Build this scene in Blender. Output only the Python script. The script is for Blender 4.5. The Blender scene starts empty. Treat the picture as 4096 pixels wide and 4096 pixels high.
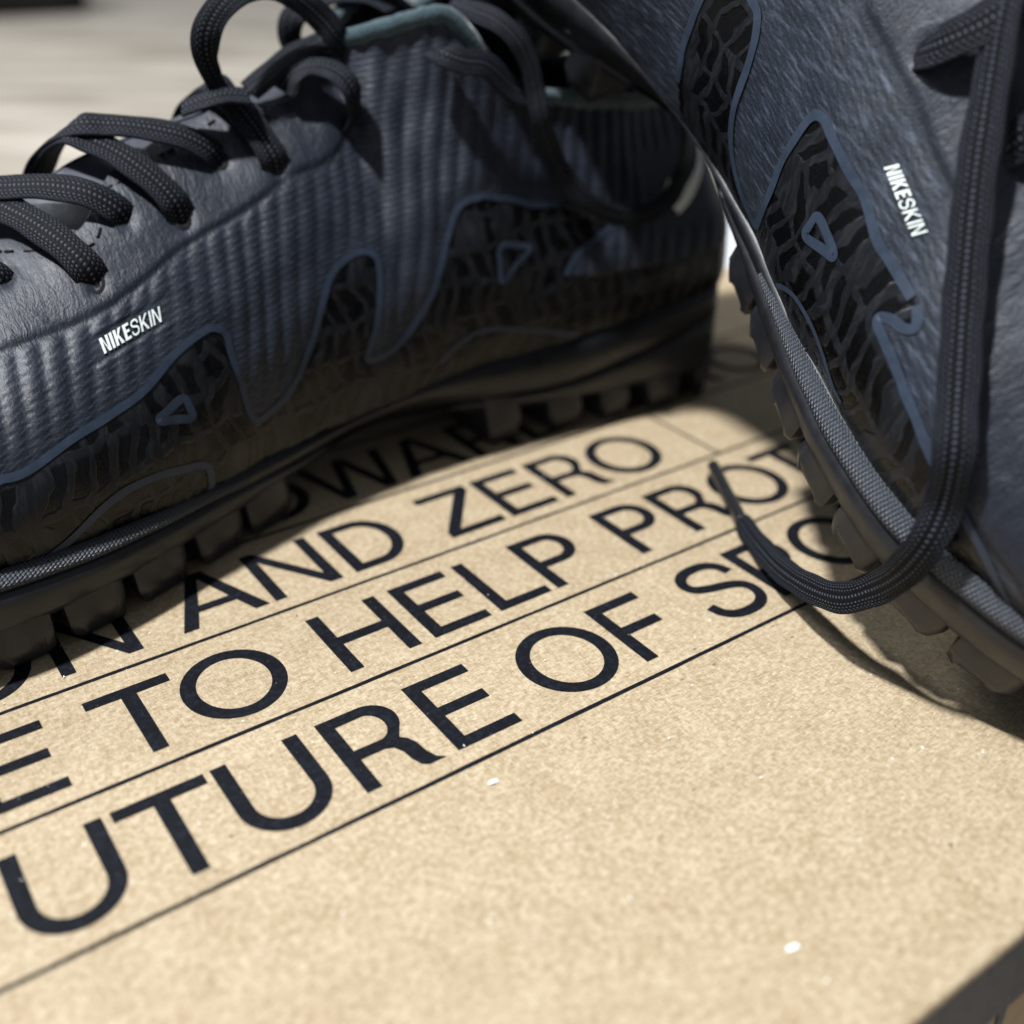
import bpy, bmesh, math, random
import numpy as np
from mathutils import Matrix, Vector

random.seed(7); np.random.seed(7)
scene = bpy.context.scene
COL = scene.collection
S = 0.12                       # metres per unit: the camera stands one unit above the lid

# ------------------------------------------------------------------ camera
CAM_R = ((0.81851772, -0.57447773, 0.00201854), (0.28897909, 0.41477003, 0.86281916), (0.49650763, 0.70564946, -0.50550867))
cam_data = bpy.data.cameras.new("camera")
cam = bpy.data.objects.new("camera", cam_data); COL.objects.link(cam)
r_, u_, f_ = [Vector(v) for v in CAM_R]
cam.matrix_world = Matrix(((r_.x, u_.x, -f_.x, 0), (r_.y, u_.y, -f_.y, 0), (r_.z, u_.z, -f_.z, S), (0, 0, 0, 1)))
cam_data.sensor_width = 36.0; cam_data.sensor_fit = 'HORIZONTAL'
cam_data.lens = 36.0 * 1.07329
cam_data.clip_start = 0.005; cam_data.clip_end = 50
cam_data.dof.use_dof = True
cam_data.dof.focus_distance = 1.56 * S
cam_data.dof.aperture_fstop = 8.5
scene.camera = cam

# ------------------------------------------------------------------ light: a ceiling lamp, the dim room and an added floor fill
world = bpy.data.worlds.new("World"); scene.world = world; world.use_nodes = True
bg = world.node_tree.nodes["Background"]
bg.inputs[0].default_value = (0.80, 0.88, 1.0, 1); bg.inputs[1].default_value = 0.215
def lamp(name, loc, target, size, power, color):
    d = bpy.data.lights.new(name, 'AREA'); d.shape = 'DISK'; d.size = size; d.energy = power; d.color = color
    o = bpy.data.objects.new(name, d); COL.objects.link(o)
    o.location = loc; o.rotation_euler = (Vector(target) - Vector(loc)).to_track_quat('-Z', 'Y').to_euler()
    return o
lamp("ceiling_lamp", (-0.52, 0.40, 1.75), (0.12, 0.14, 0.0), 0.14, 68, (0.96, 0.98, 1.0))
lamp("floor_fill", (-0.9, 2.6, 2.2), (0.0, 1.2, -0.1), 0.7, 40, (0.90, 0.96, 1.0))  # added soft fill to brighten the floor behind, not a known lamp
scene.view_settings.view_transform = 'Standard'
scene.view_settings.look = 'None'
scene.view_settings.exposure = 0.0
scene.view_settings.gamma = 1.0

# ------------------------------------------------------------------ helpers
def tag(o, label=None, cat=None, group=None, kind=None):
    if label: o["label"] = label
    if cat: o["category"] = cat
    if group: o["group"] = group
    if kind: o["kind"] = kind
    return o
def empty(name, matrix=None):
    o = bpy.data.objects.new(name, None); o.empty_display_size = .02; COL.objects.link(o)
    if matrix is not None: o.matrix_world = matrix
    return o
def mesh(name, verts, faces, mat, parent=None, smooth=True, uv=None, attrs=None):
    """verts in units; linked as one mesh object"""
    me = bpy.data.meshes.new(name)
    v = np.asarray(verts, float) * S
    me.from_pydata(v.tolist(), [], [tuple(int(i) for i in f) for f in faces])
    if smooth: me.polygons.foreach_set("use_smooth", [True] * len(me.polygons))
    if uv is not None:
        uvl = me.uv_layers.new(name="UVMap")
        li = np.zeros(len(me.loops), int); me.loops.foreach_get("vertex_index", li)
        uvl.data.foreach_set("uv", np.asarray(uv, float)[li].ravel())
    if attrs:
        for k, a in attrs.items():
            at = me.attributes.new(k, 'FLOAT', 'POINT'); at.data.foreach_set("value", np.asarray(a, float))
    me.materials.append(mat); me.update()
    o = bpy.data.objects.new(name, me); COL.objects.link(o)
    if parent is not None: o.parent = parent
    return o
def grid_faces(n, m, close=False, flip=False, off=0):
    f = []
    mm = m if close else m - 1
    for i in range(n - 1):
        for j in range(mm):
            a = off + i*m + j; b = off + i*m + (j+1) % m; c = off + (i+1)*m + (j+1) % m; d = off + (i+1)*m + j
            f.append((a, d, c, b) if flip else (a, b, c, d))
    return f
def box_mesh(name, lo, hi, mat, parent=None, bevel=0.0, kind=None):
    bm = bmesh.new(); bmesh.ops.create_cube(bm, size=1)
    for v in bm.verts:
        for k in range(3): v.co[k] = (lo[k] + hi[k]) / 2 + v.co[k] * (hi[k] - lo[k])
        v.co *= S
    if bevel: bmesh.ops.bevel(bm, geom=bm.edges[:], offset=bevel*S, segments=3, affect='EDGES', profile=.5)
    me = bpy.data.meshes.new(name); bm.to_mesh(me); bm.free(); me.materials.append(mat)
    o = bpy.data.objects.new(name, me); COL.objects.link(o)
    if parent is not None: o.parent = parent
    return o
class NT:
    def __init__(self, name):
        self.m = bpy.data.materials.new(name); self.m.use_nodes = True
        self.t = self.m.node_tree; self.b = self.t.nodes["Principled BSDF"]
    def n(self, kind, **kw):
        nd = self.t.nodes.new(kind)
        for k, v in kw.items():
            if k.startswith('i_'):
                key = k[2:]; key = int(key) if key.isdigit() else key
                self.set(nd.inputs[key], v)
            else: setattr(nd, k, v)
        return nd
    def set(self, sock, v):
        if hasattr(v, 'is_output') or isinstance(v, bpy.types.NodeSocket): self.t.links.new(v, sock)
        else: sock.default_value = v
    def math(self, op, a, b=None, c=None):
        nd = self.t.nodes.new('ShaderNodeMath'); nd.operation = op
        self.set(nd.inputs[0], a)
        if b is not None: self.set(nd.inputs[1], b)
        if c is not None: self.set(nd.inputs[2], c)
        return nd.outputs[0]
    def mix(self, fac, a, b):
        nd = self.t.nodes.new('ShaderNodeMix'); nd.data_type = 'RGBA'
        self.set(nd.inputs[0], fac); self.set(nd.inputs[6], a); self.set(nd.inputs[7], b)
        return nd.outputs[2]
    def ramp(self, v, lo, hi, a=0.0, b=1.0):
        nd = self.t.nodes.new('ShaderNodeMapRange'); nd.interpolation_type = 'SMOOTHSTEP'
        self.set(nd.inputs[0], v); nd.inputs[1].default_value = lo; nd.inputs[2].default_value = hi
        nd.inputs[3].default_value = a; nd.inputs[4].default_value = b
        return nd.outputs[0]
    def noise(self, vec, scale, detail=2.0, rough=.5):
        return self.n('ShaderNodeTexNoise', i_Vector=vec, i_Scale=scale, i_Detail=detail, i_Roughness=rough).outputs[0]
    def scaled(self, vec, s, rot=(0, 0, 0)):
        nd = self.n('ShaderNodeMapping', i_Vector=vec); nd.inputs['Scale'].default_value = s; nd.inputs['Rotation'].default_value = rot
        return nd.outputs[0]
    def bump(self, height, dist, strength=1.0):
        return self.n('ShaderNodeBump', i_Height=height, i_Distance=dist, i_Strength=strength).outputs[0]
    def bset(self, **kw):
        for k, v in kw.items(): self.set(self.b.inputs[k.replace('_', ' ')], v)
def rgb(r, g, b): return (r, g, b, 1.0)

# ------------------------------------------------------------------ materials
def mat_kraft():
    t = NT("kraft_board"); co = t.n('ShaderNodeTexCoord').outputs['Object']
    soft = t.noise(co, 140, 3, .6)
    mott = t.noise(co, 900, 4, .7)
    fib1 = t.noise(t.scaled(co, (1, 4.2, 1), (0, 0, .9)), 700, 3, .65)
    fib2 = t.noise(t.scaled(co, (4.2, 1, 1), (0, 0, .55)), 640, 3, .65)
    fib3 = t.noise(t.scaled(co, (1, 5, 1), (0, 0, 2.3)), 600, 3, .65)
    k = t.math('ADD', t.math('MULTIPLY', mott, .45), t.math('MULTIPLY', t.math('ADD', t.math('ADD', fib1, fib2), fib3), .30))
    k = t.math('ADD', k, t.math('MULTIPLY', soft, .16))
    k = t.ramp(k, .59, .93)
    c = t.mix(k, rgb(.275, .195, .105), rgb(.525, .43, .295))
    light = t.ramp(t.noise(t.scaled(co, (1, 2.4, 1), (0, 0, 1.0)), 1000, 2, .5), .66, .72)
    c = t.mix(t.math('MULTIPLY', light, .5), c, rgb(.78, .72, .58))
    dark = t.ramp(t.noise(t.scaled(co, (2.6, 1, 1), (0, 0, .4)), 760, 2, .5), .33, .27)
    c = t.mix(t.math('MULTIPLY', dark, .38), c, rgb(.20, .14, .075))
    vor = t.n('ShaderNodeTexVoronoi', i_Vector=t.scaled(co, (1, 1.8, 1), (0, 0, .7)), i_Scale=190.0)
    dk = t.ramp(vor.outputs['Distance'], .05, .11, 1, 0)
    pick = t.ramp(t.n('ShaderNodeSeparateColor', i_0=vor.outputs['Color']).outputs[0], .86, .88)
    c = t.mix(t.math('MULTIPLY', t.math('MULTIPLY', dk, pick), .75), c, rgb(.10, .075, .07))
    vw = t.n('ShaderNodeTexVoronoi', i_Vector=t.scaled(co, (1, 2.2, 1), (0, 0, 1.9)), i_Scale=160.0)
    wt = t.math('MULTIPLY', t.ramp(vw.outputs['Distance'], .03, .075, 1, 0), t.ramp(t.n('ShaderNodeSeparateColor', i_0=vw.outputs['Color']).outputs[1], .80, .82))
    c = t.mix(t.math('MULTIPLY', wt, .85), c, rgb(.86, .85, .80))
    t.bset(Base_Color=c, Roughness=.70, Specular_IOR_Level=.4)
    hh = t.math('ADD', t.math('MULTIPLY', mott, .5), t.math('ADD', t.math('MULTIPLY', fib1, .4), t.math('ADD', t.math('MULTIPLY', fib2, .4), t.math('MULTIPLY', fib3, .3))))
    t.bset(Normal=t.bump(hh, .0003, .8))
    return t.m
def mat_ink():
    t = NT("printed_ink"); co = t.n('ShaderNodeTexCoord').outputs['Object']
    n = t.noise(co, 900, 3, .65); n2 = t.noise(co, 260, 2, .5)
    c = t.mix(t.ramp(t.math('ADD', n, t.math('MULTIPLY', n2, .3)), .55, .95), rgb(.0035, .004, .0065), rgb(.011, .0135, .020))
    fleck = t.ramp(t.noise(co, 1500, 2, .5), .735, .77)
    c = t.mix(t.math('MULTIPLY', fleck, .5), c, rgb(.30, .24, .16))
    t.bset(Base_Color=c, Roughness=.7, Specular_IOR_Level=.12, Normal=t.bump(n, .00012, .6))
    return t.m
def mat_plain(name, col, rough=.5, spec=.5, nscale=400, bump=.0001, var=.3, sheen=0.0):
    t = NT(name); co = t.n('ShaderNodeTexCoord').outputs['Object']
    n = t.noise(co, nscale, 3, .6)
    c = t.mix(n, rgb(*[x*(1-var) for x in col]), rgb(*[x*(1+var) for x in col]))
    t.bset(Base_Color=c, Roughness=t.ramp(n, .2, .8, max(rough-.08, .05), rough+.08), Specular_IOR_Level=spec, Normal=t.bump(n, bump, .6))
    if sheen: t.bset(Sheen_Weight=sheen, Sheen_Roughness=.4)
    return t.m
def mat_upper(name, streak=0.0):
    t = NT(name); uvn = t.n('ShaderNodeUVMap', uv_map="UVMap").outputs[0]
    sep = t.n('ShaderNodeSeparateXYZ', i_0=uvn); x, z = sep.outputs[0], sep.outputs[1]
    film = t.n('ShaderNodeAttribute', attribute_name="film").outputs['Fac']
    smooth = t.n('ShaderNodeAttribute', attribute_name="smooth").outputs['Fac']
    # knit twill: short diagonal threads
    wv = t.noise(t.scaled(uvn, (6, 14, 1)), 1.0, 2, .5)
    lane = t.math('MULTIPLY', t.math('ADD', z, t.math('MULTIPLY', x, .22)), 1/.0092)
    tw = t.math('SINE', t.math('ADD', t.math('MULTIPLY', lane, 2*math.pi), t.math('MULTIPLY', wv, 5.0)))
    brk = t.math('SINE', t.math('ADD', t.math('MULTIPLY', x, 2*math.pi/.024), t.math('MULTIPLY', t.math('FLOOR', lane), 2.4)))
    strk = t.noise(t.scaled(uvn, (22, 150, 1), (0, 0, -.2)), 1.0, 3, .62)
    st2 = t.math('ADD', .5, t.math('MULTIPLY', t.math('MULTIPLY', tw, brk), .16))
    notfilm = t.math('SUBTRACT', 1.0, t.math('MULTIPLY', film, .88))
    threads = t.math('MULTIPLY', t.math('ADD', t.math('MULTIPLY', tw, .45), t.math('MULTIPLY', t.math('SUBTRACT', st2, .5), 3.2)), t.math('MULTIPLY', t.math('SUBTRACT', 1.0, t.math('MULTIPLY', smooth, .93)), notfilm))
    grain = t.noise(uvn, 260, 3, .6); blot = t.noise(uvn, 22, 3, .6)
    base = t.mix(t.ramp(t.math('ADD', t.math('MULTIPLY', grain, .6), t.math('MULTIPLY', blot, .5)), .3, .8), rgb(.0040, .0060, .0115), rgb(.0145, .0205, .035))
    base = t.mix(t.math('MULTIPLY', t.ramp(threads, -.2, 1.4), t.math('SUBTRACT', .30, t.math('MULTIPLY', smooth, .28))), base, rgb(.048, .060, .088))
    if streak: base = t.mix(t.math('MULTIPLY', t.math('MULTIPLY', t.ramp(strk, .48, .74), streak), t.math('SUBTRACT', 1.0, smooth)), base, rgb(.070, .088, .125))
    crease = t.noise(t.n('ShaderNodeVectorMath', operation='MULTIPLY_ADD', i_0=t.n('ShaderNodeTexNoise', i_Vector=uvn, i_Scale=30.0).outputs[1], i_1=(.03, .03, 0), i_2=t.scaled(uvn, (1.0, .35, 1), (0, 0, .3))).outputs[0], 75, 4, .7)
    # welded film: rows of slanted black tread blocks with thin grey lines between
    wob = t.n('ShaderNodeTexNoise', i_Vector=uvn, i_Scale=14.0).outputs[1]
    v2 = t.n('ShaderNodeVectorMath', operation='MULTIPLY_ADD', i_0=wob, i_1=(.055, .055, 0), i_2=uvn).outputs[0]
    s2 = t.n('ShaderNodeSeparateXYZ', i_0=v2); wx, wz = s2.outputs[0], s2.outputs[1]
    rowf = t.math('MULTIPLY', t.math('ADD', wz, t.math('MULTIPLY', wx, .10)), 1/.056); row = t.math('FLOOR', rowf); rf = t.math('FRACT', rowf)
    odd = t.math('SUBTRACT', t.math('MULTIPLY', t.math('FRACT', t.math('MULTIPLY', row, .5)), 4.0), 1.0)
    sl = t.math('ADD', t.math('ADD', t.math('MULTIPLY', wx, 1/.036), t.math('MULTIPLY', t.math('MULTIPLY', odd, rf), .55)), t.math('MULTIPLY', row, .37))
    ci = t.math('FLOOR', sl); cf = t.math('FRACT', sl)
    rnd = t.n('ShaderNodeTexWhiteNoise', noise_dimensions='2D', i_Vector=t.n('ShaderNodeCombineXYZ', i_0=ci, i_1=row).outputs[0]).outputs[0]
    gap = t.math('ADD', .10, t.math('MULTIPLY', rnd, .14))
    bx_ = t.ramp(t.math('SUBTRACT', t.math('ABSOLUTE', t.math('SUBTRACT', cf, .5)), t.math('SUBTRACT', .5, gap)), -.05, .05, 1, 0)
    bz_ = t.ramp(t.math('ABSOLUTE', t.math('SUBTRACT', rf, .5)), .36, .44, 1, 0)
    cell = t.math('MULTIPLY', t.math('MULTIPLY', bx_, bz_), t.ramp(rnd, .10, .13))
    fine = t.ramp(t.noise(t.scaled(v2, (90, 22, 1), (0, 0, -.5)), 1.0, 4, .7), .45, .62)
    fcol = t.mix(cell, t.mix(fine, rgb(.007, .0078, .010), rgb(.016, .017, .020)), t.mix(t.math('MULTIPLY', fine, .15), rgb(.0012, .0012, .0016), rgb(.007, .0065, .006)))
    fm = t.ramp(film, .45, .55)
    col = t.mix(fm, base, fcol)
    rough = t.math('ADD', t.math('MULTIPLY', fm, -.22), t.math('ADD', .50, t.math('MULTIPLY', t.math('SUBTRACT', grain, .5), .22)))
    rough = t.math('ADD', rough, t.math('MULTIPLY', t.math('MULTIPLY', fm, t.math('SUBTRACT', 1.0, cell)), .06))
    t.bset(Base_Color=col, Roughness=rough, Specular_IOR_Level=t.math('SUBTRACT', .42, t.math('MULTIPLY', fm, .12)), Sheen_Weight=t.math('MULTIPLY', t.math('SUBTRACT', 1.0, fm), .03), Sheen_Roughness=.35, Sheen_Tint=rgb(.7, .82, 1.0))
    h = t.math('ADD', t.math('MULTIPLY', threads, .26), t.math('ADD', t.math('MULTIPLY', t.math('MULTIPLY', grain, notfilm), .7), t.math('MULTIPLY', t.math('MULTIPLY', cell, fm), -.8)))
    h = t.math('ADD', h, t.math('MULTIPLY', t.math('MULTIPLY', fine, fm), .25))
    h = t.math('ADD', h, t.math('MULTIPLY', t.math('MULTIPLY', crease, smooth), 2.6))
    t.bset(Normal=t.bump(h, .00016, .8))
    return t.m
def mat_lace():
    t = NT("woven_lace"); uvn = t.n('ShaderNodeUVMap', uv_map="UVMap").outputs[0]
    sep = t.n('ShaderNodeSeparateXYZ', i_0=uvn); a, w = sep.outputs[0], sep.outputs[1]     # a along in units, w 0..1 round the ribbon
    colm = t.math('MULTIPLY', w, 26.0); ci = t.math('FLOOR', colm); fr = t.math('FRACT', colm)
    ph = t.math('ADD', t.math('MULTIPLY', a, 1/.0078), t.math('MULTIPLY', ci, .5))
    ph = t.math('ADD', ph, t.math('MULTIPLY', fr, .35))
    st = t.math('MULTIPLY', t.math('ABSOLUTE', t.math('SINE', t.math('MULTIPLY', ph, math.pi))), t.math('SINE', t.math('MULTIPLY', fr, math.pi)))
    n = t.noise(t.scaled(uvn, (60, 10, 1)), 4, 3, .7)
    b = t.math('MULTIPLY', t.ramp(st, .70, .98), t.ramp(n, .3, .7, .35, 1))
    c = t.mix(b, rgb(.0015, .0018, .003), rgb(.105, .125, .175))
    t.bset(Base_Color=c, Roughness=.72, Specular_IOR_Level=.15, Normal=t.bump(t.math('ADD', st, t.math('MULTIPLY', n, .4)), .00014, .8))
    return t.m
def mat_welt():
    t = NT("textured_welt"); uvn = t.n('ShaderNodeUVMap', uv_map="UVMap").outputs[0]
    sep = t.n('ShaderNodeSeparateXYZ', i_0=uvn); x, w = sep.outputs[0], sep.outputs[1]
    p = t.math('MULTIPLY', t.math('SINE', t.math('MULTIPLY', t.math('ADD', x, t.math('MULTIPLY', w, .030)), 2*math.pi/.0072)),
               t.math('SINE', t.math('MULTIPLY', t.math('SUBTRACT', w, t.math('MULTIPLY', x, 4.0)), 2*math.pi*6)))
    n = t.noise(uvn, 60, 3, .7); n2 = t.noise(uvn, 15, 2, .6)
    dust = t.math('MULTIPLY', t.ramp(n, .62, .72), .5)
    c = t.mix(t.ramp(p, .1, .9), rgb(.022, .026, .034), rgb(.080, .095, .122))
    c = t.mix(t.math('MULTIPLY', dust, t.ramp(n2, .45, .65)), c, rgb(.35, .36, .36))
    t.bset(Base_Color=c, Roughness=.36, Specular_IOR_Level=.6, Normal=t.bump(t.math('ADD', p, t.math('MULTIPLY', n, .9)), .00016, .85))
    return t.m
def mat_floor():
    t = NT("oak_floor"); co = t.n('ShaderNodeTexCoord').outputs['Object']
    sp = t.n('ShaderNodeSeparateXYZ', i_0=co); X, Y = sp.outputs[0], sp.outputs[1]
    al = t.math('SUBTRACT', t.math('MULTIPLY', X, .80), t.math('MULTIPLY', Y, .60)); ac = t.math('ADD', t.math('MULTIPLY', X, .60), t.math('MULTIPLY', Y, .80))
    v = t.n('ShaderNodeCombineXYZ', i_0=t.math('MULTIPLY', al, 3.0), i_1=t.math('MULTIPLY', ac, 17.0)).outputs[0]
    v_ = t.n('ShaderNodeCombineXYZ', i_0=t.math('MULTIPLY', al, 7.0), i_1=t.math('MULTIPLY', ac, 60.0)).outputs[0]
    g = t.noise(v, 1.0, 3, .6); g2 = t.noise(v_, 1.0, 3, .6)
    c = t.mix(t.ramp(t.math('ADD', t.math('MULTIPLY', g, .75), t.math('MULTIPLY', g2, .35)), .36, .74), rgb(.29, .24, .18), rgb(.72, .645, .545))
    t.bset(Base_Color=c, Roughness=.5, Normal=t.bump(g, .0004, .4))
    return t.m
KRAFT = mat_kraft(); INK = mat_ink()
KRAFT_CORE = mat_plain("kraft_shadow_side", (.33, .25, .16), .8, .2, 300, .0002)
LIP = mat_plain("black_printed_card", (.020, .023, .032), .55, .4, 500, .0001)
UPPER_A = mat_upper("ribbed_knit", .22); UPPER_B = mat_upper("streaked_knit", .8)
TONGUE = mat_plain("smooth_synthetic", (.030, .037, .052), .52, .35, 500, .00012, .35, .1)
LACE = mat_lace(); WELT = mat_welt(); FLOOR = mat_floor()
RUBBER = mat_plain("black_rubber", (.014, .015, .019), .38, .38, 350, .00012, .35)
RUBBER2 = mat_plain("moulded_midsole", (.007, .008, .011), .42, .45, 300, .00008, .35)
FILM_LINE = mat_plain("blue_grey_film", (.024, .036, .060), .5, .35, 500, .00012, .25)
TERRY = mat_plain("teal_terry", (.050, .078, .090), .95, .15, 1100, .0006, .6, .6)
LINING = mat_plain("black_lining", (.006, .006, .008), .9, .2, 900, .0004, .5, .1)
WHITE_PRINT = mat_plain("silver_white_print", (.80, .86, .84), .45, .4, 700, .00006, .1)
LOGO_GREY = mat_plain("pale_logo_print", (.82, .85, .80), .5, .4, 700, .00006, .1)
THREAD = mat_plain("black_thread", (.005, .005, .007), .8, .2, 900, .0002, .4)
PLASTIC = mat_plain("black_plastic", (.016, .016, .018), .18, .5, 200, .00004, .2)
PAPER = mat_plain("white_paper", (.78, .80, .83), .8, .3, 120, .0003, .04)
FLECKM = mat_plain("white_fleck", (.85, .86, .84), .7, .3, 500, .0001, .1)
DARKM = mat_plain("dark_cloth", (.02, .019, .018), .9, .2, 200, .0004, .4)

# ---------------------------------------------------------------- shoe form (units: camera height = 1, S metres each)
LEN = 2.36
def pchip(xs, ys):
    xs = np.array(xs, float); ys = np.array(ys, float)
    h = np.diff(xs); d = np.diff(ys) / h
    m = np.zeros_like(ys); m[0] = d[0]; m[-1] = d[-1]
    for i in range(1, len(xs) - 1):
        if d[i-1] * d[i] > 0:
            w1 = 2*h[i] + h[i-1]; w2 = h[i] + 2*h[i-1]
            m[i] = (w1 + w2) / (w1 / d[i-1] + w2 / d[i])
    def f(x):
        x = np.clip(np.asarray(x, float), xs[0], xs[-1])
        i = np.clip(np.searchsorted(xs, x) - 1, 0, len(h) - 1)
        t = (x - xs[i]) / h[i]; t2 = t*t; t3 = t2*t
        return (2*t3-3*t2+1)*ys[i] + (t3-2*t2+t)*h[i]*m[i] + (-2*t3+3*t2)*ys[i+1] + (t3-t2)*h[i]*m[i+1]
    return f
# outline of the sole, lateral and medial
SOLE_LAT = pchip([0,.012,.04,.08,.155,.386,.632,.9,1.1,1.26,1.38,1.5,1.65,1.8,2.0,2.15,2.26,2.32,2.35,2.36],
                 [0,.115,.208,.28,.343,.322,.288,.275,.310,.368,.418,.458,.483,.465,.385,.277,.16,.075,.0,-.05])
SOLE_MED = pchip([0,.012,.04,.08,.155,.4,.8,1.1,1.5,1.75,1.95,2.15,2.27,2.33,2.352,2.36],
                 [0,.11,.19,.25,.30,.28,.25,.28,.37,.405,.385,.305,.215,.14,.09,.05])
Z_GROOVE = pchip([0,.16,.32,.57,.82,1.06,1.31,1.47,1.62,1.9,2.2,2.36], [.19,.183,.145,.105,.105,.105,.105,.108,.118,.13,.15,.17])
Z_FEATHER = pchip([0,.157,.455,.76,.95,1.06,1.26,1.47,1.62,1.9,2.2,2.36], [.26,.243,.195,.165,.137,.128,.128,.14,.152,.168,.19,.205])
Z_RIDGE = pchip([.84,.93,1.06,1.28,1.43,1.6,1.8,2.0,2.2,2.3,2.36], [.735,.69,.655,.605,.53,.462,.405,.345,.285,.245,.21])
Z_COLLAR = pchip([0,.1,.2,.457,.541,.58,.62,.66,.75,.84], [.65,.632,.606,.635,.652,.69,.748,.785,.765,.735])
Y_COLLAR = pchip([0,.01,.04,.1,.2,.3,.457,.541,.6,.66,.75,.8,.84], [0,.05,.095,.14,.168,.178,.176,.165,.15,.125,.085,.05,.0])
INSET = pchip([0,.3,.9,1.2,1.5,2.0,2.36],[.006,.012,.012,.02,.036,.036,.02])
def section(x, t, side):
    """x along the shoe from the heel, t from the sole edge (0) to the top line (1), side +1 lateral, -1 medial -> x, y, z"""
    x = np.asarray(x, float); t = np.asarray(t, float)
    ye = SOLE_LAT(x) if side > 0 else SOLE_MED(x)
    wfull = (SOLE_LAT(x) + SOLE_MED(x))
    ins = np.minimum(INSET(x), .25*wfull)
    y0 = ye - ins; z0 = Z_FEATHER(x)
    op = x < .84
    yc = np.where(op, Y_COLLAR(x), 0.0)
    toe = np.clip((x - 2.0)/.36, 0, 1); yc = np.where(op, yc, side * (-.05) * toe**2)
    zt = np.where(op, Z_COLLAR(x), Z_RIDGE(x))
    if side < 0: zt = zt + np.where(op, .165*np.exp(-((x-.42)/.19)**2), 0.0)
    H = zt - z0; W = y0 - yc
    k = np.clip((x - .70)/.3, 0, 1); k = k*k*(3-2*k)
    b = .045*np.clip(W/.2,0,1)
    p1y = y0 + b; p1z = z0 + (.36 + .09*k)*H
    tf = np.clip((x-1.3)/.7,0,1)
    p2y = yc + ((.46)*(1-k) + (.48+.14*tf)*k)*W; p2z = zt - ((.42)*(1-k) + (.10*(1-tf))*k)*H
    u = 1-t
    y = u**3*y0 + 3*u*u*t*p1y + 3*u*t*t*p2y + t**3*yc
    z = u**3*z0 + 3*u*u*t*p1z + 3*u*t*t*p2z + t**3*zt
    # heel counter leans: bulges low, tucks in towards the collar
    hz = np.clip((z-.2)/.45,0,1)
    xx = x + np.exp(-(x/.16)**2)*(.05*hz**2 - .03*np.sin(np.pi*np.clip(hz*1.3,0,1)))
    return xx, side*y, z
def normal(x, t, side, e=1e-3):
    x = np.asarray(x,float); t = np.asarray(t,float)
    xa = np.clip(x-e,1e-4,LEN-1e-4); xb = np.clip(x+e,1e-4,LEN-1e-4); ta=np.clip(t-e,0,1); tb=np.clip(t+e,0,1)
    A = np.stack(section(xb,t,side),-1)-np.stack(section(xa,t,side),-1)
    B = np.stack(section(x,tb,side),-1)-np.stack(section(x,ta,side),-1)
    n = np.cross(A,B)*(1 if side>0 else -1)
    n = -n
    return n/np.maximum(np.linalg.norm(n,axis=-1,keepdims=True),1e-9)

# ------------------------------------------------------------------ the setting
Z_FLOOR = -.98
fl = mesh("floor", [(-14, -8, Z_FLOOR), (30, -8, Z_FLOOR), (30, 60, Z_FLOOR), (-14, 60, Z_FLOOR)], [(0, 1, 2, 3)], FLOOR, smooth=False)
tag(fl, "pale greyish oak floor, out of focus behind the box", kind="structure")

# ------------------------------------------------------------------ the shoe box
LX0, LX1, LY0, LY1 = -.62, 2.31, .334, 2.42
box = empty("shoe_box", Matrix.Translation((.85*S, 1.38*S, Z_FLOOR*S)))
tag(box, "brown kraft cardboard shoe box printed with large black capitals under two shoes", "box")
def under(o, parent):
    """parent without moving: the parent may stand anywhere"""
    o.parent = parent; o.matrix_parent_inverse = parent.matrix_world.inverted(); return o
lid = box_mesh("lid", (LX0, LY0, -.016), (LX1, LY1, 0), KRAFT, None, bevel=.006)
for p in lid.data.polygons: p.use_smooth = False
lid["label"] = "flat kraft lid top with ruled lines and capital letters"
under(lid, box)
lip_h = -.156
for lo, hi in (((LX0+.004, LY0+.0015, lip_h), (LX1-.004, LY0+.0145, -.0162)), ((LX0+.004, LY1-.0145, lip_h), (LX1-.004, LY1-.0015, -.0162)),
               ((LX0+.0015, LY0+.016, lip_h), (LX0+.0145, LY1-.016, -.0162)), ((LX1-.0145, LY0+.016, lip_h), (LX1-.0015, LY1-.016, -.0162))):
    under(box_mesh("lid_lip", lo, hi, LIP, None, bevel=.002), box)
b0 = .022
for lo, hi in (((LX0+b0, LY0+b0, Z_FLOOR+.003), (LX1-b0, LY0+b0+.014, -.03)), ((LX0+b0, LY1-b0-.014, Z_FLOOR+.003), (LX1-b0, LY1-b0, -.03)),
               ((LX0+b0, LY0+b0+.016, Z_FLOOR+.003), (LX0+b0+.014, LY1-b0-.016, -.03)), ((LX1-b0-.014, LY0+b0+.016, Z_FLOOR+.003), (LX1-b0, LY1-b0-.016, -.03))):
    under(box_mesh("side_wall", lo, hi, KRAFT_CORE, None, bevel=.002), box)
under(box_mesh("printed_stripe", (.985, LY0+b0-.002, -.9), (1.003, LY0+b0, -.03), LIP, None), box)

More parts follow.
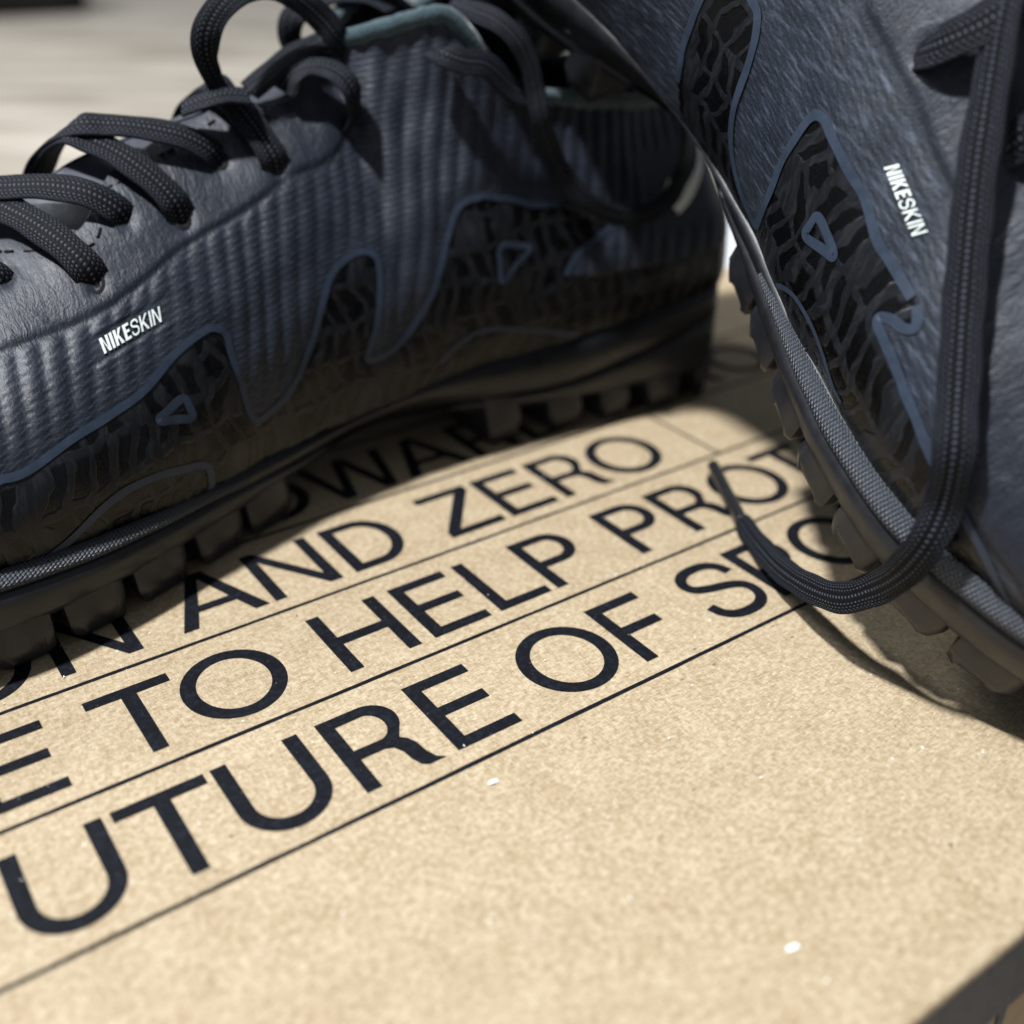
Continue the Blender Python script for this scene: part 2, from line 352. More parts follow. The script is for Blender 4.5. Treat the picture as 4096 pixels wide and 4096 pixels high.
# ---- letters: outlines drawn for a cap height of 1
def arc(cx, cy, a, b, t0, t1, n=14):
    return [(cx + a*math.cos(math.radians(t0 + (t1-t0)*i/n)), cy + b*math.sin(math.radians(t0 + (t1-t0)*i/n))) for i in range(n+1)]
def stroke(pts, w):
    P = np.array(pts, float)
    Q = []
    for i in range(len(P)-1):
        for k in range(6):
            t = k/6; p0 = P[max(i-1, 0)]; p1 = P[i]; p2 = P[i+1]; p3 = P[min(i+2, len(P)-1)]
            Q.append(.5*((2*p1) + (-p0+p2)*t + (2*p0-5*p1+4*p2-p3)*t*t + (-p0+3*p1-3*p2+p3)*t**3))
    Q.append(P[-1]); Q = np.array(Q); T = np.gradient(Q, axis=0); T /= np.linalg.norm(T, axis=1, keepdims=True)
    N = np.stack([-T[:, 1], T[:, 0]], 1)
    return [tuple(p) for p in Q + N*w/2] + [tuple(p) for p in (Q - N*w/2)[::-1]]
def glyph(ch, st=.145, hb=.128, w=None):
    """list of closed outlines (first outer, others holes) and the width"""
    if ch == 'E': w = w or .68; return [[(0,0),(w,0),(w,hb),(st,hb),(st,.5-hb/2+.02),(w*.93,.5-hb/2+.02),(w*.93,.5+hb/2+.02),(st,.5+hb/2+.02),(st,1-hb),(w*.985,1-hb),(w*.985,1),(0,1)]], w
    if ch == 'F': w = w or .645; return [[(0,0),(st,0),(st,.5-hb/2),(w*.91,.5-hb/2),(w*.91,.5+hb/2),(st,.5+hb/2),(st,1-hb),(w,1-hb),(w,1),(0,1)]], w
    if ch == 'H': w = w or .79; return [[(0,0),(st,0),(st,.5-hb/2),(w-st,.5-hb/2),(w-st,0),(w,0),(w,1),(w-st,1),(w-st,.5+hb/2),(st,.5+hb/2),(st,1),(0,1)]], w
    if ch == 'L': w = w or .65; return [[(0,0),(w,0),(w,hb),(st,hb),(st,1),(0,1)]], w
    if ch == 'I': return [[(0,0),(st,0),(st,1),(0,1)]], st
    if ch == 'T': w = w or .79; c = w/2; return [[(c-st/2,0),(c+st/2,0),(c+st/2,1-hb),(w,1-hb),(w,1),(0,1),(0,1-hb),(c-st/2,1-hb)]], w
    if ch == 'N': w = w or .79; s = st*.93; return [[(0,0),(s,0),(s,.80),(w-s*1.12,0),(w,0),(w,1),(w-s,1),(w-s,.20),(s*1.12,1),(0,1)]], w
    if ch == 'Z': w = w or .74; return [[(0,0),(w,0),(w,hb),(st*1.25,hb),(w,1-hb),(w,1),(.03,1),(.03,1-hb),(w-st*1.3,1-hb),(0,hb)]], w
    if ch == 'A':
        w = w or .93; c = w/2
        return [[(0,0),(st*1.1,0),(st*1.1+.1,.27),(w-st*1.1-.1,.27),(w-st*1.1,0),(w,0),(c+.085,1),(c-.085,1)], [(st*1.1+.14,.385),(w-st*1.1-.14,.385),(c,.87)]], w
    if ch == 'W':
        w = w or 1.2; q = w/4
        return [[(.24,0),(.40,0),(w/2,.80),(w-.40,0),(w-.24,0),(w,1),(w-.15,1),(w-.315,.20),(w/2+.08,1),(w/2-.08,1),(.315,.20),(.15,1),(0,1)]], w
    if ch == 'K': w = w or .74; return [[(0,0),(st,0),(st,.33),(st+.10,.44),(w-st*1.2,0),(w,0),(st+.20,.58),(w*.97,1),(w*.97-st*1.15,1),(st,.52),(st,1),(0,1)]], w
    if ch == 'O': return [arc(.495,.49,.495,.515,0,360,48)[:-1], arc(.495,.49,.495-st*1.03,.515-hb,0,360,48)[:-1]], .99
    if ch == 'C': return [stroke([(.86,.68),(.78,.83),(.64,.925),(.48,.945),(.30,.90),(.15,.76),(.075,.49),(.15,.22),(.30,.08),(.48,.035),(.64,.055),(.79,.16),(.865,.33)], .135)], .93
    if ch == 'D':
        return [[(0,0)]+arc(.36,.5,.43,.5,-90,90,24)+[(0,1)], [(st,hb)]+arc(.36,.5,.43-st,.5-hb,-90,90,24)+[(st,1-hb)]], .79
    if ch == 'P':
        return [[(0,0),(st,0)]+[(st,.395)]+arc(.40,.6975,.295,.3025,-90,90,20)+[(0,1)], [(st,.395+hb)]+arc(.40,.6975,.295-st,.3025-hb,-90,90,20)+[(st,1-hb)]], .695
    if ch == 'R':
        leg = [(.775,0),(.705,.055),(.668,.16),(.652,.30),(.615,.39),(.56,.445)]
        lin = [(.38,.385),(.455,.352),(.498,.26),(.512,.14),(.545,.045),(.60,0)]
        return [[(0,0),(st,0),(st,.385)]+lin+leg+arc(.42,.735,.27,.265,-38,90,16)+[(0,1)], [(st,.385+hb)]+arc(.40,.692,.285-st+.005,.878-.692,-90,90,18)+[(st,1-hb)]], .775
    if ch == 'B':
        return [[(0,0)]+arc(.43,.275,.28,.275,-90,70,16)+arc(.41,.765,.26,.235,-60,90,16)+[(0,1)], [(st,hb)]+arc(.42,.29,.15,.168,-90,90,12)+[(st,.458)], [(st,.57)]+arc(.40,.725,.13,.153,-90,90,12)+[(st,1-hb)]], .72
    if ch == 'U':
        w = w or .807; a = w/2
        return [[(0,1)]+arc(a,.385,a,.40,180,360,24)+[(w,1),(w-st,1)]+arc(a,.385,a-st,.40-hb-.01,0,-180,24)+[(st,1)]], w
    if ch == 'S':
        return [stroke([(.715,.69),(.675,.83),(.56,.922),(.41,.945),(.25,.92),(.145,.84),(.115,.735),(.16,.635),(.29,.57),(.45,.528),(.60,.475),(.685,.395),(.705,.275),(.655,.15),(.53,.068),(.38,.05),(.23,.075),(.12,.165),(.075,.315)], .128)], .80
def outlines_to_mesh(loops):
    cu = bpy.data.curves.new("glyph", 'CURVE'); cu.dimensions = '2D'; cu.fill_mode = 'BOTH'
    for lp in loops:
        sp = cu.splines.new('POLY'); sp.points.add(len(lp)-1)
        for p, q in zip(sp.points, lp): p.co = (q[0], q[1], 0, 1)
        sp.use_cyclic_u = True
    ob = bpy.data.objects.new("glyph", cu)
    me = bpy.data.meshes.new_from_object(ob)
    bpy.data.objects.remove(ob); bpy.data.curves.remove(cu)
    v = np.array([q.co[:2] for q in me.vertices]); f = [tuple(p.vertices) for p in me.polygons]
    bpy.data.meshes.remove(me)
    return v, f
CAP = .1509; ROW = .22586; RULE0 = .89713; BASE = .03136
glyph_cache = {}
def print_letter(ch, u, row, jitter=.0035):
    if ch not in glyph_cache: glyph_cache[ch] = outlines_to_mesh(glyph(ch)[0])
    v, f = glyph_cache[ch]
    # ragged ink edge
    w = np.array([(u*CAP + x*CAP, RULE0 + row*ROW + BASE + y*CAP, .0009) for x, y in v])
    o = mesh("letter", w, f, INK, None, smooth=False)
    return under(o, lid)
TEXT = {0: [('F',-.63),('U',.169),('T',1.043),('U',1.891),('R',2.871),('E',3.768),('O',4.834),('F',5.935),('S',6.995),('P',7.86),('O',8.652),('R',9.76),('T',10.5)],
        1: [('S',-1.62),('T',-.70),('E',.215),('T',1.262),('O',2.037),('H',3.509),('E',4.455),('L',5.256),('P',5.987),('P',7.177),('R',8.002),('O',8.821),('T',9.777),('E',10.72),('C',11.45),('T',12.42)],
        2: [('R',-1.65),('B',-.77),('O',.065),('N',1.229),('A',2.425),('N',3.42),('D',4.373),('Z',5.62),('E',6.465),('R',7.269),('O',8.064)],
        3: [('T',2.92),('O',3.73),('W',4.79),('A',5.95),('R',6.976),('D',7.852),('Z',9.10),('E',9.95),('R',10.70),('O',11.629)]}
for row, items in TEXT.items():
    for ch, u in items: print_letter(ch, u, row)
def rule_line(u0, v0, u1, v1, w):
    n = 60; P = np.linspace((u0, v0), (u1, v1), n); d = np.array([u1-u0, v1-v0]); d /= np.linalg.norm(d); nn = np.array([-d[1], d[0]])
    ws = w/2*(1 + np.random.uniform(-.12, .12, n)); ws2 = w/2*(1 + np.random.uniform(-.12, .12, n))
    V = [(*(P[i] + nn*ws[i]), .0006) for i in range(n)] + [(*(P[i] - nn*ws2[i]), .0006) for i in range(n)]
    under(mesh("ruled_line", V, [(i, n+i, n+i+1, i+1) for i in range(n-1)], INK, None, smooth=False), lid)
for k in range(0, 7): rule_line(LX0+.02, RULE0 + k*ROW, LX1-.02, RULE0 + k*ROW, .0068)
rule_line(9.616*CAP, RULE0 + 2*ROW + .0045, 9.616*CAP, RULE0 + 3*ROW - .0045, .0062)
# loose white flecks of paper on the lid
for (u, v, a, l) in ((.5724, .8542, -.3, .0075), (.6965, .4651, -.35, .0085), (1.0718, .5824, .9, .0026), (1.0219, .5917, 1.2, .0018), (.545, .845, .2, .0015)):
    c, s = math.cos(a), math.sin(a)
    q = [(-l, -l*.35), (-.2*l, -l*.5), (l, -l*.2), (l*.8, l*.4), (-.5*l, l*.45)]
    V = [(u + c*x - s*y, v + s*x + c*y, .0012 + .0015*(i % 2)) for i, (x, y) in enumerate(q)]
    under(mesh("paper_fleck", V, [(0, 1, 2, 3, 4)], FLECKM, None, smooth=False), lid)
# dust: fibres and grit too small to count
def dust(name, n, mat, s0, s1):
    V = []; F = []
    for _ in range(n):
        u = random.uniform(.0, 1.7); v = random.uniform(LY0+.02, 1.5); a = random.uniform(0, 6.28); l = random.uniform(s0, s1)*random.choice((1, 1, 1, 1.8)); w = l*random.uniform(.15, .7)
        c, s = math.cos(a), math.sin(a); k = len(V); zz = .0013 + random.uniform(0, .0008)
        for i in range(6):
            th = i*math.pi/3; r = random.uniform(.6, 1.1); x = l*r*math.cos(th); y = w*r*math.sin(th)
            V.append((u + c*x - s*y, v + s*x + c*y, zz + random.uniform(0, .0006)))
        F.append(tuple(range(k, k+6)))
    o = under(mesh(name, V, F, mat, None, smooth=False), lid); o["kind"] = "stuff"
dust("pale_dust", 260, FLECKM, .0005, .0016)
dust("dark_grit", 200, THREAD, .0005, .0015)

# ---------------------------------------------------------------- lines drawn on the shoes (x along, t up the side)
DIG = {"S1": {"main": [[1.5732, 0.2878], [1.5386, 0.2787], [1.4644, 0.3047], [1.4027, 0.3128], [1.3402, 0.3232], [1.2744, 0.3625], [1.2175, 0.3792], [1.1968, 0.3731], [1.1829, 0.3497], [1.182, 0.3033], [1.1782, 0.2497], [1.1747, 0.2044], [1.1708, 0.1522], [1.1623, 0.1247], [1.1505, 0.123], [1.1081, 0.1415], [1.072, 0.1809], [1.0503, 0.2185], [1.0277, 0.2568], [1.0025, 0.312], [0.975, 0.3686], [0.9499, 0.397], [0.9128, 0.4191], [0.8865, 0.4155], [0.8724, 0.3916], [0.8769, 0.3377], [0.891, 0.2667], [0.9033, 0.2204], [0.9198, 0.1777], [0.9273, 0.1561], [0.9136, 0.1497], [0.8739, 0.1569], [0.8401, 0.1847], [0.8092, 0.2315], [0.7805, 0.2934], [0.7548, 0.3759], [0.7292, 0.4583], [0.7051, 0.5191], [0.68, 0.5362], [0.6613, 0.5378], [0.6165, 0.5599], [0.5737, 0.6022], [0.4917, 0.6189]], "heelline": [[0.3844, 0.4887], [0.4236, 0.4495], [0.4721, 0.3878], [0.5021, 0.3111]], "lowmid": [[0.7804, 0.0716], [0.7349, 0.112], [0.6924, 0.1282], [0.6497, 0.1205], [0.5643, 0.093], [0.4776, 0.0327]], "lowfore": [[1.5426, 0.0], [1.5092, 0.0304], [1.4589, 0.0881], [1.4117, 0.1138], [1.358, 0.115], [1.3069, 0.0972], [1.2753, 0.0838], [1.2644, 0.0591], [1.2648, 0.0087]], "tri1": [[1.3367, 0.243], [1.2792, 0.264], [1.2729, 0.2048]], "tri2": [[0.6391, 0.3925], [0.5624, 0.4388], [0.6454, 0.2581]], "seam": [[1.513, 0.5758], [1.4668, 0.5639], [1.4213, 0.5523], [1.3914, 0.5416], [1.3332, 0.5338], [1.276, 0.5447], [1.2083, 0.5743], [1.1824, 0.5806], [1.1255, 0.5917], [1.055, 0.6106], [0.9921, 0.6358], [0.9246, 0.6522], [0.8428, 0.6795], [0.7859, 0.7257], [0.7261, 0.7504], [0.6645, 0.7402]], "stitch": [[1.4534, 0.8303], [1.4392, 0.8094], [1.3905, 0.7442], [1.3366, 0.6885], [1.308, 0.7187], [1.2747, 0.8011], [1.2428, 0.8088], [1.1775, 0.8416], [1.1556, 0.8472], [1.0837, 0.8866], [1.0491, 0.9019], [1.0138, 0.8915], [0.9835, 0.8405], [0.9648, 0.8176], [0.9219, 0.8108]], "text": [[1.378, 0.4841], [1.2739, 0.4758], [1.2783, 0.4414], [1.3778, 0.4465]], "swoosh": [[0.2413, 0.5223], [0.2004, 0.5864], [0.1462, 0.657], [0.1383, 0.622], [0.1957, 0.5237], [0.2295, 0.4776]], "eyes": [[1.4597, 0.7477], [1.3496, 0.608], [1.2684, 0.7018], [1.1843, 0.6488], [1.0861, 0.767], [1.0017, 0.6665]]}, "S2": {"main": [[0.8792, 0.0961], [0.8759, 0.1407], [0.8699, 0.1839], [0.8701, 0.2382], [0.8709, 0.2818], [0.8696, 0.2985]], "main2": [[0.9469, 0.3682], [0.9631, 0.3643], [0.9794, 0.3563], [0.9961, 0.3249], [1.0058, 0.2794], [1.0109, 0.2322], [1.018, 0.1725], [1.0281, 0.1258], [1.0458, 0.0899], [1.0743, 0.062], [1.1106, 0.0397], [1.1402, 0.0368], [1.1489, 0.0874], [1.1503, 0.1457], [1.1463, 0.212], [1.1483, 0.2693], [1.1498, 0.3142], [1.1529, 0.3392], [1.16, 0.3543], [1.1762, 0.364], [1.1993, 0.3629], [1.2337, 0.3636], [1.267, 0.3641], [1.3024, 0.3673], [1.357, 0.359], [1.3853, 0.3646], [1.4183, 0.3725], [1.4484, 0.3778]], "main3": [[1.4619, 0.383], [1.4803, 0.3617], [1.4716, 0.3368], [1.4501, 0.3194], [1.4353, 0.2973], [1.4387, 0.2851], [1.4567, 0.2829], [1.4844, 0.2815], [1.5116, 0.2737], [1.5384, 0.2652], [1.5662, 0.2586], [1.5954, 0.2443], [1.6267, 0.2285]], "main4": [[1.6832, 0.2024], [1.7049, 0.1779], [1.7346, 0.1467], [1.7702, 0.0931], [1.7989, 0.0383]], "low": [[1.2458, 0.025], [1.2667, 0.0573], [1.3013, 0.0854], [1.3498, 0.1001], [1.3875, 0.0873], [1.4359, 0.0616], [1.4653, 0.0593]], "tri": [[1.2563, 0.2555], [1.2559, 0.1966], [1.328, 0.2526]], "seam": [[1.119, 0.5373], [1.1524, 0.5323], [1.2017, 0.5268], [1.2578, 0.5265], [1.3249, 0.5187], [1.373, 0.5241], [1.3975, 0.5268], [1.4197, 0.5247]], "text": [[1.295, 0.4267], [1.3075, 0.4558], [1.4008, 0.46], [1.3897, 0.4279]], "eyes": [[1.2296, 0.591]], "welt0": []}}
LACES = {"loopA": [[1.0375, 0.04, 0.6627], [1.0578, 0.05, 0.6992], [1.0716, 0.06, 0.738], [1.0648, 0.06, 0.773], [1.0369, 0.05, 0.8032], [0.9956, 0.04, 0.8235], [0.9351, 0.03, 0.8277], [0.8845, 0.03, 0.8075], [0.8481, 0.04, 0.7751], [0.8285, 0.05, 0.7462], [0.8017, 0.04, 0.7209]], "loopB": [[0.8169, -0.08, 0.6961], [0.8395, -0.1, 0.7137], [0.8492, -0.1, 0.7412], [0.8368, -0.1, 0.7687], [0.7982, -0.1, 0.7858], [0.749, -0.09, 0.7937], [0.6892, -0.08, 0.7842], [0.6621, -0.05, 0.7699]], "ridge": [[0.9963, 0.04, 0.674], [0.9547, 0.04, 0.699], [0.9085, 0.03, 0.7211], [0.8623, 0.02, 0.7336], [0.8048, 0.01, 0.7457]], "ridge2": [[1.1214, 0.06, 0.6615], [1.0915, 0.08, 0.6737], [1.054, 0.09, 0.6797], [1.022, 0.1, 0.6764]], "loopC": [[0.9451, 0.059, 0.6718], [0.9283, 0.0616, 0.6936], [0.8999, 0.071, 0.7075], [0.8714, 0.0932, 0.7054], [0.8587, 0.128, 0.6901], [0.8515, 0.1406, 0.6631], [0.8429, 0.1203, 0.6334], [0.8426, 0.0901, 0.6083]], "hang": [[0.5977, 0.06, 0.7879], [0.6037, 0.13, 0.7837], [0.594, 0.19, 0.7731], [0.5771, 0.225, 0.7484], [0.5593, 0.24, 0.7103], [0.5495, 0.248, 0.6624], [0.5434, 0.26, 0.6098], [0.5112, 0.2473, 0.5531], [0.4967, 0.27, 0.5127], [0.4689, 0.2954, 0.4704], [0.4205, 0.313, 0.4403], [0.3634, 0.3237, 0.4279], [0.3112, 0.3247, 0.4343], [0.2663, 0.3181, 0.4558], [0.2323, 0.3036, 0.496], [0.2441, 0.3174, 0.5497], [0.2648, 0.3263, 0.6016], [0.2934, 0.3334, 0.6483], [0.3263, 0.3409, 0.6902]], "fold": [[0.5277, 0.2163, 0.6498], [0.5692, 0.2144, 0.6597], [0.6211, 0.2046, 0.7033], [0.6665, 0.1988, 0.714], [0.6944, 0.1839, 0.7238], [0.7016, 0.1578, 0.7273]], "long": [[1.2565, -0.1433, 0.5915], [1.2762, -0.1622, 0.5761], [1.2949, -0.1812, 0.5601], [1.3375, -0.2198, 0.5244], [1.3966, -0.2697, 0.4745], [1.4588, -0.3161, 0.4246], [1.5242, -0.3631, 0.377], [1.5924, -0.412, 0.3338], [1.6417, -0.4482, 0.3019], [1.6721, -0.4608, 0.2393], [1.6912, -0.4876, 0.1987], [1.6929, -0.4984, 0.1329], [1.6791, -0.4975, 0.0558], [1.6527, -0.5031, -0.0144], [1.6009, -0.4904, -0.0913], [1.5284, -0.4671, -0.1704], [1.4505, -0.4326, -0.2414], [1.3993, -0.4106, -0.2776]], "aglet": [[1.3993, -0.4106, -0.2776], [1.3587, -0.3899, -0.3022], [1.3062, -0.3662, -0.3291], [1.2493, -0.3404, -0.3566]], "s2top": [[1.2233, -0.2009, 0.4748], [1.244, -0.2117, 0.5024], [1.2606, -0.2081, 0.5241], [1.2773, -0.1935, 0.5473], [1.2884, -0.1729, 0.5669], [1.2993, -0.1429, 0.584]], "s2right": [[1.3919, -0.206, 0.4498], [1.4009, -0.2158, 0.4761], [1.4077, -0.2087, 0.4957], [1.4165, -0.1905, 0.5141], [1.4234, -0.158, 0.5321]]}

def cat_rom(pts, n=8, closed=False):
    P = [np.array(p, float) for p in pts]; out = []; m = len(P)
    rng = range(m) if closed else range(m-1)
    for i in rng:
        if closed: p0, p1, p2, p3 = P[(i-1) % m], P[i], P[(i+1) % m], P[(i+2) % m]
        else: p0, p1, p2, p3 = P[max(i-1, 0)], P[i], P[i+1], P[min(i+2, m-1)]
        for k in range(n):
            t = k/n; out.append(.5*((2*p1) + (-p0+p2)*t + (2*p0-5*p1+4*p2-p3)*t*t + (-p0+3*p1-3*p2+p3)*t**3))
    if not closed: out.append(P[-1])
    return np.array(out)
def in_poly(px, py, poly):
    inside = np.zeros(px.shape, bool); n = len(poly)
    for i in range(n):
        x1, y1 = poly[i]; x2, y2 = poly[(i+1) % n]
        if y1 == y2: continue
        c = ((y1 > py) != (y2 > py)) & (px < (x2-x1)*(py-y1)/(y2-y1) + x1)
        inside ^= c
    return inside
def poly_dist(px, py, line, sy):
    d = np.full(px.shape, 9.0)
    for i in range(len(line)-1):
        ax, ay = line[i]; bx, by = line[i+1]; ay, by = ay*sy, by*sy
        ex, ey = bx-ax, by-ay; L2 = ex*ex+ey*ey+1e-12
        k = np.clip(((px-ax)*ex + (py*sy-ay)*ey)/L2, 0, 1)
        d = np.minimum(d, np.hypot(px-ax-k*ex, py*sy-ay-k*ey))
    return d
T_EDGE = pchip([.84,.88,.92,.97,1.0,1.05,1.1,1.2,1.25,1.3,1.34,1.39,1.44,1.5,1.56,2.36], [1,.97,.88,.875,.925,.95,.935,.888,.862,.79,.745,.79,.865,.94,1.0,1.0])

class Shoe:
    def __init__(self, label, matrix, mir, dig, upper_mat, rib):
        self.m = mir; self.dig = dig; self.um = upper_mat; self.rib = rib
        self.root = empty("turf_shoe", matrix)
        tag(self.root, label, "shoe", "pair of black turf shoes")
        self.film_poly = self.film_polygon(); self.seam_line = cat_rom(dig['seam_full'], 6)
    def at(self, x, t, off=0.0, side=1):
        """point(s) on the upper; t beyond 1 runs over the ridge to the other side"""
        x = np.asarray(x, float); t = np.asarray(t, float)
        a = np.stack(section(x, np.clip(t, 0, 1), side), -1) + normal(x, np.clip(t, .002, .998), side)*np.asarray(off)[..., None]
        b = np.stack(section(x, np.clip(2-t, 0, 1), -side), -1) + normal(x, np.clip(2-t, .002, .998), -side)*np.asarray(off)[..., None]
        p = np.where((t > 1)[..., None], b, a)
        return p*np.array([1, self.m, 1])
    def add(self, name, V, F, mat, parent=None, flip=False, **kw):
        if (self.m < 0) != flip: F = [tuple(reversed(f)) for f in F]
        return mesh(name, V, F, mat, parent or self.root, **kw)

    def disp(self, X, T, Zc, side):
        """relief of the upper: ribs of the knit, the eyestay step, seam crease, wrinkles, eyelet dips"""
        seam = self.seam_line
        sx, st0 = (seam[::-1, 0], seam[::-1, 1]) if seam[0, 0] > seam[-1, 0] else (seam[:, 0], seam[:, 1])
        st_ = np.interp(X, sx, st0)
        below = np.clip((st_ - T)/.02, 0, 1); below = below*below*(3-2*below)
        below = np.where(X > 1.75, below*np.clip((1.95-X)/.2, 0, 1), below)
        film = in_poly(X, T, self.film_poly).astype(float) if side > 0 else (T < .3).astype(float)
        ph = (X + .32*Zc)/.033
        wob = .07*np.sin(X*31+Zc*7) + .05*np.sin(Zc*23 - X*11)
        dl = self.film_dist(X, T) if side > 0 else 9.0
        flat = np.clip(dl/.03, 0, 1) if side > 0 else 1.0
        if side > 0:
            flat = flat*np.clip((np.maximum(np.abs(X-.17)/.11, np.abs(T-.60)/.17)-1)/.3, 0, 1)
            tc = np.mean(self.dig['text'], axis=0); flat = flat*np.clip((np.maximum(np.abs(X-tc[0])/.062, np.abs(T-tc[1])/.028)-1)/.25, 0, 1)
        rib = (np.abs(np.sin(np.pi*(ph + wob)))**.8)*below*(1-.8*film)*flat
        amp = .0046*self.rib*(.6 + .4*np.sin(X*9+1.3)**2)
        disp = amp*rib
        disp = disp + .003*(1-below) - .004*np.exp(-((T-st_)/.012)**2)*(X < 1.8)
        disp = disp + .0028*np.sin(X*17 + 5*Zc + 1.5*np.sin(Zc*13))*np.sin(Zc*9+X*3) + .0016*np.sin(X*41+Zc*29)*np.sin(Zc*37-X*12)
        # folds running down from the top eyelets
        fo = np.exp(-((X-.80)/.14)**2)*np.clip((T-.62)/.15, 0, 1)*np.clip((1.0-T)/.12, 0, 1)
        disp = disp + .004*fo*np.sin((X + .12*Zc)*2*np.pi/.085)
        ez = np.minimum(np.clip(X/.05, 0, 1), np.clip((LEN-X)/.05, 0, 1)); disp = disp*ez
        if side > 0:
            for ex, et in self.dig['eyes']:
                r = np.hypot(X-ex, (T-et)*.42); disp = disp - .008*np.exp(-(r/.014)**2)
        return disp, film, below
    def film_dist(self, X, T):
        """distance from the printed outlines, looked up on a coarse grid"""
        if not hasattr(self, 'fd'):
            gx = np.linspace(0, 2.0, 401); gt = np.linspace(0, .7, 141); GX, GT = np.meshgrid(gx, gt, indexing='ij')
            dd = np.full(GX.shape, 9.0)
            for k in ('main', 'main2', 'main3', 'main4', 'heelline', 'lowfore', 'low', 'lowmid'):
                if k in self.dig: dd = np.minimum(dd, poly_dist(GX, GT, self.dig[k], .5))
            self.fd = (gx, gt, dd)
        gx, gt, dd = self.fd
        fx = np.clip(X/2.0*400, 0, 399.999); ft = np.clip(T/.7*140, 0, 139.999); i = fx.astype(int); j = ft.astype(int); a = fx-i; c = ft-j
        return dd[i, j]*(1-a)*(1-c) + dd[i+1, j]*a*(1-c) + dd[i, j+1]*(1-a)*c + dd[i+1, j+1]*a*c
    # ---- parts
    def build_upper(self):
        NXS = 560
        s = np.linspace(0, 1, NXS); xs = LEN*(.55*s + .45*(1-np.cos(np.pi*s))/2); xs[0] = 5e-4; xs[-1] = LEN-5e-4
        for side, NTS in ((1, 190), (-1, 70)):
            tau = np.linspace(0, 1, NTS)
            te = T_EDGE(xs)
            X = np.repeat(xs[:, None], NTS, 1); T = tau[None, :]*te[:, None]
            P = np.stack(section(X, T, side), -1); N = normal(X, np.clip(T, .002, .998), side)
            Zc = P[..., 2]
            disp, film, below = self.disp(X, T, Zc, side)
            V = P + N*disp[..., None]
            # turned edge
            e1 = V[:, -1] - N[:, -1]*.012
            VV = np.concatenate([V, e1[:, None, :]], 1); TT = np.concatenate([T, T[:, -1:]], 1); XX = np.concatenate([X, X[:, -1:]], 1)
            n, m = VV.shape[:2]
            fl = np.concatenate([film, film[:, -1:]], 1); sm = np.concatenate([1-below, 1-below[:, -1:]], 1)
            uv = np.stack([XX, VV[..., 2]], -1)
            F = grid_faces(n, m)
            VV = VV*np.array([1, self.m, 1])
            self.add("upper" if side > 0 else "inner_upper", VV.reshape(-1, 3), F, self.um, flip=(side < 0), uv=uv.reshape(-1, 2), attrs={"film": fl.ravel(), "smooth": sm.ravel()})
            # tongue under the eyestay
            xt = np.linspace(.80, 1.60, 160); tt = np.linspace(0, 1, 18)
            t0 = np.clip(np.where(xt < .84, .94, T_EDGE(xt)) - .04, 0, .985)
            X2 = np.repeat(xt[:, None], 18, 1); T2 = t0[:, None] + (1-t0[:, None])*tt[None]
            X2e = np.maximum(X2, .8405)
            V2 = np.stack(section(X2e, T2, side), -1) - normal(X2e, np.clip(T2, .002, .998), side)*.011; V2[..., 0] = X2
            self.add("tongue", (V2*np.array([1, self.m, 1])).reshape(-1, 3), grid_faces(160, 18), TONGUE, flip=(side < 0))
            # lining inside the opening
            xl = np.linspace(.002, .86, 90); tl = np.linspace(.12, 1, 20); X3, T3 = np.meshgrid(np.minimum(xl, .8395), tl, indexing='ij')
            V3 = np.stack(section(X3, T3, side), -1); w = .03*np.clip(np.abs(V3[..., 1:2])/.06, 0, 1)
            V3 = V3 - normal(X3, np.clip(T3, .002, .998), side)*w*(1-.6*(T3[..., None] > .97)); V3[..., 0] += .03*np.clip(1 - X3/.1, 0, 1)
            self.add("lining", (V3*np.array([1, self.m, 1])).reshape(-1, 3), grid_faces(90, 20), LINING, flip=(side > 0))
        # insole
        xi = np.linspace(.05, 1.1, 40)
        V = np.concatenate([np.stack([xi, (SOLE_LAT(xi)-.05)*self.m, 0*xi+.21], -1), np.stack([xi, -(SOLE_MED(xi)-.05)*self.m, 0*xi+.21], -1)])
        self.add("insole", V, [(i, 40+i, 41+i, i+1) for i in range(39)], LINING)
        # terry binding round the opening
        xb = np.concatenate([np.linspace(.838, .02, 90), np.linspace(.02, .838, 90)]); sd = np.array([1]*90 + [-1]*90)
        C = np.array([np.array(section(x, 1.0, s_), float) for x, s_ in zip(xb, sd)])
        self.tube("collar_binding", C*np.array([1, self.m, 1]), .0165, TERRY, closed=True, k=10, jit=.0016, drop=.004)
    def tube(self, name, C, r, mat, closed=False, k=8, jit=0.0, drop=0.0, parent=None, uv=False):
        C = np.asarray(C, float); n = len(C)
        T = np.gradient(C, axis=0); T /= np.linalg.norm(T, axis=1, keepdims=True)+1e-9
        A = np.cross(T, np.array([0, 0, 1.0])); A /= np.linalg.norm(A, axis=1, keepdims=True)+1e-9; B = np.cross(A, T)
        rr = np.full(n, r) if np.isscalar(r) else np.asarray(r)
        th = np.linspace(0, 2*np.pi, k, endpoint=False)
        V = C[:, None] + (A[:, None]*np.cos(th)[None, :, None] + B[:, None]*np.sin(th)[None, :, None])*(rr[:, None, None] + jit*np.random.uniform(-1, 1, (n, k, 1)))
        V[..., 2] -= drop
        F = grid_faces(n, k, close=True)
        if closed: F += [((n-1)*k+j, (n-1)*k+(j+1) % k, (j+1) % k, j) for j in range(k)]
        else: F += [tuple(range(k-1, -1, -1)), tuple((n-1)*k+j for j in range(k))]
        return mesh(name, V.reshape(-1, 3), F, mat, parent or self.root)
